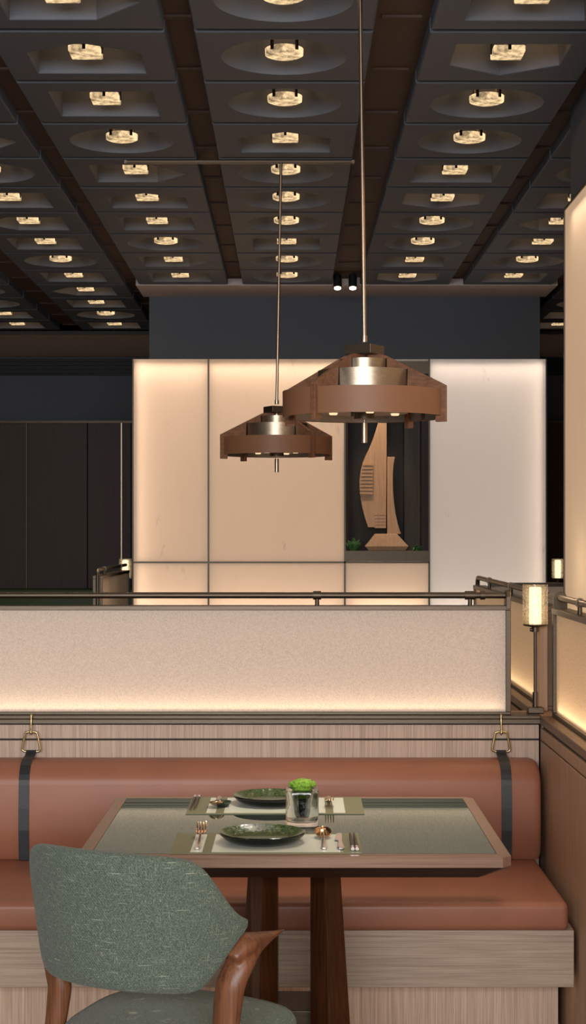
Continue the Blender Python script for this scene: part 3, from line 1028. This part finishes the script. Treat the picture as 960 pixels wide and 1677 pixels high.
for p_ in tt.data.polygons:
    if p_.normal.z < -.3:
        p_.material_index = 2  # downward faces take the walnut with shade painted in
b = B(); loft(b, [octo(hx - bw - .0015, hy - bw - .0015, .002, .7462), octo(hx - bw - .0015, hy - bw - .0015, .002, .7502)]); obj('inlay', b, M['inlay'], tb)
for s in (-1, 1):
    b = B()
    def plan(inner, ridge, outer, d1, d2, z):
        pts = [(inner, -d1, z), (ridge, -d2, z), (outer, -d1, z), (outer, d1, z), (ridge, d2, z), (inner, d1, z)]
        return [(s * x, y, z_) for x, y, z_ in pts]
    loft(b, [plan(.042, .094, .158, .13, .20, .0), plan(.042, .078, .114, .10, .16, .6895)])
    obj('leg', b, M['walnut'], tb, bevel=.003)
b = B(); box(b, -.06, .06, -.06, .13, .24, .282); obj('crossbar', b, M['bronze_dark'], tb, bevel=.003)
b = B(); box(b, -.2, .2, -.14, .14, .676, .6895); obj('mounting_plate', b, M['bronze_dark'], tb)

TZ = .7506
def mat(label, cx, cy, w, d, stripes):
    t = thing('placemat', label, 'placemat', (cx, cy, TZ), 0, None)
    b = B(); box(b, -w / 2, w / 2, -d / 2, d / 2, 0, .0016); obj('mat', b, M['mat'], t)
    for (x0, x1) in stripes:
        b = B(); box(b, x0, x1, -d / 2 + .012, d / 2 - .02, .00165, .0021); obj('pale_inset', b, M['matpale'], t)
    return t
mat('olive placemat with pale centre at the near side, by the green chair', -.078, 4.062, .452, .262, [(-.178, -.150), (-.128, .175)])
mat('olive placemat with pale centre at the far side, towards the bench', -.064, 4.628, .478, .288, [(-.185, -.160), (-.138, .135), (.156, .188)])
PZT = TZ + .0022

def make_plate(label, loc):
    t = thing('dinner_plate', label, 'plate', loc)
    b = B(); lathe(b, [(.001, .008), (.070, .008), (.082, .012), (.098, .0215), (.1035, .0255)], 64); obj('well', b, M['glaze'], t, smooth=40)
    b = B(); lathe(b, [(.1035, .0255), (.1055, .0245), (.105, .021), (.094, .010), (.078, .0015), (.066, .0), (.001, .0)], 64); obj('underside', b, M['plate_out'], t, smooth=40)
    return t
p0 = make_plate('shallow dark green glazed plate at the near setting', (-.089, 4.075, PZT))
dup(p0, (-.078, 4.655, PZT), 0, 'shallow dark green glazed plate behind the glass cube, far setting')

# cutlery: local +y is the working end
def handle_profile(bm, L0, L1, w0, w1, zf):
    n = 10
    rings = []
    for i in range(n + 1):
        t = i / n
        y = L0 + (L1 - L0) * t
        w = w0 + (w1 - w0) * t
        if i == 0: w *= .55
        z = zf(t)
        rings.append([(w * math.cos(2 * PI * k / 10), y, z + .0022 * math.sin(2 * PI * k / 10)) for k in range(10)])
    loft(bm, rings)

def make_fork(label, loc, rz):
    t = thing('fork', label, 'fork', loc, rz)
    b = B(); handle_profile(b, -.095, .03, .008, .0032, lambda t_: .003 + .012 * t_ ** 2); obj('handle', b, M['steel'], t, smooth=60)
    b = B()
    sect = lambda y, z, w: [(-w, y, z - .001), (w, y, z - .001), (w, y, z + .0012), (-w, y, z + .0012)]
    loft(b, [sect(.028, .0148, .003), sect(.038, .016, .010), sect(.05, .0155, .0125), sect(.058, .0165, .0125)])
    for k in range(4):
        x = -.0105 + k * .007
        tube(b, bez([(x, .057, .0165), (x, .073, .020), (x, .088, .026), (x, .098, .033)], 5), interp([.0022, .0022, .0019, .001], 16), 8)
    obj('head', b, M['gold'], t, smooth=50)
    return t

def make_spoon(label, loc, rz):
    t = thing('spoon', label, 'spoon', loc, rz)
    b = B(); handle_profile(b, -.095, .035, .008, .003, lambda t_: .003 + .008 * t_ ** 2); obj('handle', b, M['steel'], t, smooth=60)
    b = B()
    rings = []
    for j in range(9):   # bowl: nested ellipses, open side up
        q = j / 8
        rr = math.sin(q * PI / 2)
        rings.append([(.0215 * rr * math.cos(2 * PI * k / 24), .066 + .034 * rr * math.sin(2 * PI * k / 24), .0035 + .012 * (1 - math.cos(q * PI / 2)) + .006 * rr * math.sin(2 * PI * k / 24)) for k in range(24)])
    loft(b, rings[1:], cap=False)
    bmesh.ops.contextual_create(b, geom=[e for e in b.edges if len(e.link_faces) == 1 and all(v.co.z < .006 for v in e.verts)])
    o = obj('bowl', b, M['gold'], t, smooth=60)
    so = o.modifiers.new('t', 'SOLIDIFY'); so.thickness = .001
    return t

def make_knife(label, loc, rz):
    t = thing('knife', label, 'knife', loc, rz)
    b = B(); handle_profile(b, -.095, .0, .0095, .005, lambda t_: .003 + .001 * t_); obj('handle', b, M['steel'], t, smooth=60)
    b = B(); prism(b, [(-.005, -.002), (.005, -.002), (.007, .09), (.003, .102), (-.006, .095), (-.0125, .03), (-.0125, .012), (-.006, .010)], lambda u, v, w: (u, v, w), .003, .0046)
    obj('blade', b, M['steel'], t)
    return t

fk = make_fork('fork with upturned shining tines beside the near plate', (-.241, 4.065, PZT + .0003), 0)
dup(fk, (.083, 4.66, PZT + .0003), PI, 'fork half hidden behind the glass cube, far setting')
sp = make_spoon('spoon with round golden bowl at the near setting', (.059, 4.065, PZT + .0003), 0)
dup(sp, (-.225, 4.655, PZT + .0003), PI, 'spoon lying between chopsticks and small dish, far setting')
make_knife('steel butter knife between the golden spoon and the near chopsticks', (.099, 4.065, PZT + .0003), 0)

def make_stick(label, loc, rz):
    t = thing('chopstick', label, 'chopstick', loc, rz)
    b = B(); tube(b, [(0, -.105, .0042), (0, .05, .0036), (0, .105, .003)], [.0042, .0034, .002], 12); obj('shaft', b, M['bronze_dark'], t, smooth=50)
    b = B(); tube(b, [(0, -.112, .0044), (0, -.085, .0044)], .0044, 12); obj('cap', b, M['steel'], t, smooth=50)
    return t
c0 = make_stick('dark chopstick with steel cap beside the near butter knife', (.1265, 4.068, PZT + .0003), 0)
dup(c0, (.1365, 4.068, PZT + .0003), 0, 'outer dark chopstick of the near pair, furthest from the plate')
dup(c0, (-.294, 4.645, PZT + .0003), PI, 'outer chopstick of the far pair, at the olive mat border')
dup(c0, (-.283, 4.645, PZT + .0003), PI, 'inner chopstick of the far pair, next to the far spoon')
dd = thing('sauce_dish', 'small oval dark green dish beside the far plate', 'dish', (-.210 + .0, 4.60, PZT))
b = B(); lathe(b, [(.001, .003), (.014, .004), (.0235, .013), (.0245, .0145), (.0255, .013), (.016, .001), (.001, 0)], 40); obj('bowl', b, M['dish'], dd, smooth=50)

# glass cube with moss
vz = thing('glass_vase', 'thick clear glass cube vase between the two place settings', 'vase', (.008, 4.322, TZ))
b = B()
s_ = .0425
n = 32
def sqr(r, z, p=6.):
    out = []
    for k in range(n):
        a = 2 * PI * k / n
        c, s = math.cos(a), math.sin(a)
        q = (abs(c) ** p + abs(s) ** p) ** (-1 / p)
        out.append((r * q * c, r * q * s, z))
    return out
def circ(r, z):
    return [(r * math.cos(2 * PI * k / n), r * math.sin(2 * PI * k / n), z) for k in range(n)]
loft(b, [sqr(.039, 0), sqr(s_, .003), sqr(s_, .03), sqr(s_ * .99, .06), sqr(s_ * 1.01, .086), sqr(.041, .092), circ(.032, .0935), circ(.027, .088), circ(.022, .06), circ(.019, .03), circ(.016, .022)])
obj('cube', b, M['vase'], vz, smooth=60)
mp = thing('moss_pot', 'bright green moss mound in a black pebble cup inside the glass cube', 'plant', (.008, 4.322, TZ + .0235))
b = B(); lathe(b, [(.001, 0), (.010, .0), (.0125, .010), (.0145, .035), (.015, .045), (.001, .045)], 28); obj('cup', b, M['cup'], mp, smooth=50)
b = B()
rnd = random.Random(4)
for k in range(150):
    a = rnd.uniform(0, 2 * PI); q = rnd.uniform(0, 1) ** .5
    rr = .0345 * q
    zz = .0805 + .0135 * math.sqrt(max(0, 1 - q * q)) - .004
    bmesh.ops.create_icosphere(b, subdivisions=1, radius=rnd.uniform(.003, .0055), matrix=Matrix.Translation((rr * math.cos(a), rr * math.sin(a), zz + rnd.uniform(-.002, .002))))
lathe(b, [(.018, .046), (.021, .062), (.026, .072), (.030, .081), (.024, .091), (.001, .097)], 28)
obj('moss', b, M['moss'], mp, smooth=60)

# ------------------------------------------------------------------ green chair
ca = R(28)
ch_ = thing('dining_chair', 'green tweed armchair with walnut frame, back towards the viewer at the table', 'chair', (-.305, 3.62, 0), -ca)
# local: +x chair's right, +y forward
TOPZ = ((0, .858), (20, .856), (34, .851), (42, .845), (48, .832), (53, .810), (58, .780), (64, .747), (70, .722), (77, .706))
BOTZ = ((0, .570), (25, .568), (40, .566), (48, .568), (53, .578), (58, .600), (64, .632), (70, .662), (77, .694))
def curve(d, tab):
    """smooth interpolation through a table of (degrees, height)"""
    for k in range(len(tab) - 1):
        if d <= tab[k + 1][0] or k == len(tab) - 2:
            p0, p1, p2, p3 = tab[max(k - 1, 0)], tab[k], tab[k + 1], tab[min(k + 2, len(tab) - 1)]
            t = (d - p1[0]) / (p2[0] - p1[0])
            m1 = (p2[1] - p0[1]) / max(1e-6, p2[0] - p0[0]) * (p2[0] - p1[0])
            m2 = (p3[1] - p1[1]) / max(1e-6, p3[0] - p1[0]) * (p2[0] - p1[0])
            return (2 * t ** 3 - 3 * t * t + 1) * p1[1] + (t ** 3 - 2 * t * t + t) * m1 + (3 * t * t - 2 * t ** 3) * p2[1] + (t ** 3 - t * t) * m2
def smooth01(x):
    x = max(0, min(1, x))
    return x * x * (3 - 2 * x)
b = B()
NU = 64
PH = R(77)
rings = []
for i in range(NU + 1):
    ph = -PH + 2 * PH * i / NU
    d = abs(math.degrees(ph))
    e = max(0, (d - 46) / 31)
    ztop = curve(d, TOPZ)
    zbot = curve(d, BOTZ)
    zc, hh = (ztop + zbot) / 2, (ztop - zbot) / 2
    th = .024 * (1 - .45 * e)
    n_ = 28
    ring = []
    for k in range(n_):
        t = 2 * PI * k / n_
        c, s = math.cos(t), math.sin(t)
        pz = 2.0 / 3.6
        dz = hh * math.copysign(abs(s) ** (pz * .62), s)
        dr = th * math.copysign(abs(c) ** pz, c)
        z = zc + dz
        flare = 1 + .16 * (z - .70) / .15 * .5
        rx, ry = .252 * flare + dr, .222 * flare + dr
        ring.append((rx * math.sin(ph), -ry * math.cos(ph), z))
    rings.append(ring)
loft(b, rings)
obj('backrest', b, M['fabric'], ch_, smooth=75, sub=1)
# seat
b = B()
n_ = 48
def seat_ring(k, z):
    out = []
    for i in range(n_):
        a = 2 * PI * i / n_
        c, s = math.cos(a), math.sin(a)
        p = 3.2
        q = (abs(c) ** p + abs(s) ** p) ** (-1 / p)
        x, y = c * q, s * q
        hw = .225 + .04 * y
        out.append((x * hw * k + .02, .015 + y * .232 * k + (0.02 * (1 - x * x) if y > 0 else 0) * k, z))
    return out
loft(b, [seat_ring(.93, .385), seat_ring(.99, .392), seat_ring(1, .41), seat_ring(.995, .435), seat_ring(.96, .450), seat_ring(.85, .458), seat_ring(.5, .463), seat_ring(.1, .464)])
obj('seat', b, M['fabric'], ch_, smooth=75)
b = B(); loft(b, [seat_ring(.88, .350), seat_ring(.90, .3845)]); obj('seat_frame', b, M['walnut_chair'], ch_, bevel=.004)
for s in (-1, 1):
    # rear leg sweeping up into the arm, one carved piece
    pts = bez([(s * .232, -.135, 0), (s * .222, -.115, .22), (s * .2185, -.094, .42), (s * .222, -.086, .50), (s * .2257, -.084, .542), (s * .231, -.080, .580), (s * .242, -.060, .619), (s * .2476, -.022, .6425), (s * .248, .040, .6490), (s * .249, .085, .650), (s * .250, .112, .652)], 8)
    b = B(); tube(b, pts, interp([.015, .020, .0265, .031, .0325, .0325, .031, .0235, .0135, .007, .0025], len(pts)), 20, .72, up=Vector((0, 1, 0)))
    pts = bez([(s * .234, -.088, .630), (s * .243, -.052, .653), (s * .2435, -.015, .652), (s * .243, .025, .651), (s * .246, .070, .650), (s * .249, .100, .6515)], 8)
    tube(b, pts, interp([.020, .031, .0265, .0185, .010, .003], len(pts)), 18, .75)
    if s < 0:
        for v in b.verts:
            v.co.x *= 1 - .12 * max(0, 1 - abs(v.co.z - .52) / .2)
    arm = obj('armrest', b, M['walnut_chair'], ch_, smooth=70)
    rm = arm.modifiers.new('fuse', 'REMESH'); rm.mode = 'VOXEL'; rm.voxel_size = .0035; rm.use_smooth_shade = True
    sm = arm.modifiers.new('soften', 'SMOOTH'); sm.factor = .5; sm.iterations = 10
    pts = bez([(s * .236, .195, 0), (s * .232, .185, .2), (s * .225, .175, .36), (s * .222, .172, .385)], 6)
    b = B(); tube(b, pts, interp([.0125, .0165, .019, .019], len(pts)), 16)
    obj('leg', b, M['walnut_chair'], ch_, smooth=70)

# ------------------------------------------------------------------ pendants
def make_pendant(label, loc, angs, tilt):
    t = thing('pendant_lamp', label, 'lamp', loc)      # origin at ring bottom centre
    H = CZ + .02 - loc[2]
    b = B(); tube(b, [(0, 0, .205), (0, 0, .222)], .0085, 16); tube(b, [(0, 0, .215), (tilt, 0, H)], .0058, 16)
    tube(b, [(tilt, 0, H - .012), (tilt, 0, H)], .03, 24)
    obj('rod', b, M['rod'], t, smooth=40)
    b = B()
    hub = [(x_, y_) for x_, y_ in ((-.040, -.040), (.040, -.040), (.040, .040), (-.040, .040))]
    A = sum((angs[0], angs[1])) / 2
    ha = angs[0]
    A += PI / 4
    prism(b, [(u * math.cos(A) - v * math.sin(A), u * math.sin(A) + v * math.cos(A)) for u, v in hub], lambda u, v, w: (u, v, w), .1705, .196)
    obj('hub', b, M['bronze'], t, bevel=.001)
    # hoops, split between the fins on the big one
    def hoop(r, z0, z1, th=.003):
        bm = B()
        lathe(bm, [(r - th, z0), (r, z0), (r, z1), (r - th, z1), (r - th, z0)], 96)
        bmesh.ops.remove_doubles(bm, verts=bm.verts, dist=1e-6)
        return bm
    obj('top_hoop', hoop(.066, .130, .157), M['ring_bronze'], t, smooth=40)
    obj('middle_hoop', hoop(.126, .070, .126), M['ring_bronze'], t, smooth=40)
    bm = hoop(.222, 0, .070)
    obj('shade_hoop', bm, M['lampleather'], t, smooth=40)
    obj('hoop_lining', hoop(.2185, .0015, .0685, .0015), M['ring_inner'], t, smooth=40)
    # diffuser carrier disc inside
    b = B(); lathe(b, [(.001, .012), (.118, .012), (.122, .018), (.122, .05), (.001, .05)], 64); obj('carrier', b, M['fin'], t, smooth=40)
    for a in angs:
        b = B()
        c, s = math.cos(a), math.sin(a)
        prof = [(.012, .1575), (.012, .170), (.052, .170), (.064, .166), (.2345, .080), (.2345, -.017), (.206, -.017), (.2055, .0705), (.131, .0705), (.1275, .1265), (.068, .1265), (.0675, .1575)]
        prism(b, prof, lambda u, v, w: (u * c - w * s, u * s + w * c, v), -.0065, .0065)
        obj('fin', b, M['fin'], t, bevel=.001)
    b = B(); lathe(b, [(.001, -.004), (.028, -.004), (.028, .03), (.001, .03)], 32); core = obj('core', b, M['bronze'], t, smooth=40)
    b = B(); tube(b, [(0, 0, -.012), (0, 0, -.004)], .003, 10); tube(b, [(0, 0, -.068), (0, 0, -.014)], .0085, 14); obj('pull_knob', b, M['rod'], core, smooth=40)
    for k in range(4):
        a = angs[0] + PI / 4 + k * PI / 2
        x_, y_ = .085 * math.cos(a), .085 * math.sin(a)
        b = B(); lathe(b, [(.001, .0065), (.010, .0065), (.012, .0118), (.001, .0118)], 24, x_, y_); obj('led', b, M['led'], t, smooth=40)
        spot('pendant_led', (loc[0] + x_, loc[1] + y_, loc[2] + .004), (loc[0] + x_, loc[1] + y_, 0), (7 if loc[1] < 5 else 2.5), (1, .88, .72), 105, 1, .012)
    for k in range(2):
        a = angs[k] + R(24)
        b = B(); tube(b, [(.16 * math.cos(a), .16 * math.sin(a), -.008), (.16 * math.cos(a), .16 * math.sin(a), .05)], .005, 8); obj('peg', b, M['bronze_dark'], t)
    return t
def FA(*deg):    # angle measured from facing-the-viewer, positive to the viewer's right
    return [math.atan2(-math.cos(R(d)), math.sin(R(d))) for d in deg]
make_pendant('large tiered pendant lamp with tan band and walnut fins over the dining table', (.177, 4.56, 1.815), FA(-37, 66, 143, 246), -.012)
make_pendant('smaller-looking tiered pendant lamp hanging beyond the screen before the glowing wall', (-.090, 6.75, 1.815), FA(-72, 39, 108, 219), .018)
# ceiling bar the far pendant hangs from
cb = thing('ceiling_bar', 'thin bronze bar fixed under the coffers above the far pendant rod', 'bar', (-.24, 6.75, CZ - .004))
b = B(); box(b, -.46, .46, -.012, .012, -.008, .0035); obj('bar', b, M['bronze_dark'], cb, bevel=.002)
b = B(); box(b, -.462, -.452, -.013, .013, -.009, .0035); box(b, .452, .462, -.013, .013, -.009, .0035); obj('end_cap', b, M['bronze'], cb)

# ------------------------------------------------------------------ slot spotlights
for k, (x, lab) in enumerate(((.228, 'black ceiling spotlight with half-seen glowing lens, first of two beside the pendant rod'), (.318, 'black ceiling spotlight shining at the viewer, touching the pendant rod'))):
    t = thing('spotlight', lab, 'spotlight', (x, 9.95, 3.0), 0, None)
    b = B(); tube(b, [(0, 0, .0), (0, 0, .10)], .008, 10); obj('stem', b, M['black'], t)
    b = B(); tube(b, [(0, .012, .03), (0, -.012, -.045)], .025, 20); obj('housing', b, M['black'], t, smooth=40)
    b = B()
    n0 = Vector((0, -.024, -.075)).normalized()
    tube(b, [Vector((0, -.012, -.0455)), Vector((0, -.012, -.0455)) + n0 * .004], .020, 20)
    obj('lens', b, M['spotlens'], t)
b = B(); box(b, -.09, .09, -.015, .015, 0, .03)
tr = obj('lighting_track', b, M['black']); tr.location = (.275, 9.95, 3.1)
tag(tr, 'short black lighting track in the ceiling slot holding two spotlights', 'track')
spot('slot_beam', (.318, 9.93, 2.92), (.50, 10.40, 1.85), 17, (1, .74, .48), 26, .5)
spot('slot_beam', (.228, 9.93, 2.92), (.46, 10.40, 1.95), 20, (1, .74, .48), 22, .5)

# ------------------------------------------------------------------ general light
# front fill light, set in the added window behind the viewer
area('window_fill', (0, -2.95, 2.25), 5.8, 1.3, 470, (1, .985, .96), (PI / 2, 0, 0))
# ceiling downlights of the bays nearer the viewer, the same lamps as in the coffers
for r in range(-6, -1):
    for cx in (-1.27, -.65, -.02, .685):
        p = cp(cx, row_y(r + .5), CZ)
        spot('downlight', (p.x, p.y, CZ - .02), (p.x, p.y, 0), 3, (1, .80, .58), 100, 1, .05)

w = bpy.data.worlds.new('world')
scn.world = w
w.use_nodes = True
w.node_tree.nodes['Background'].inputs['Color'].default_value = (.9, .95, 1, 1)
w.node_tree.nodes['Background'].inputs['Strength'].default_value = .6

scn.view_settings.view_transform = 'Standard'
scn.view_settings.look = 'None'
scn.view_settings.exposure = 0
scn.view_settings.gamma = 1
scn.view_settings.use_curve_mapping = False
scn.cycles.use_denoising = True
scn.cycles.max_bounces = 10
scn.cycles.sample_clamp_indirect = 4
scn.cycles.caustics_reflective = False
scn.cycles.caustics_refractive = False
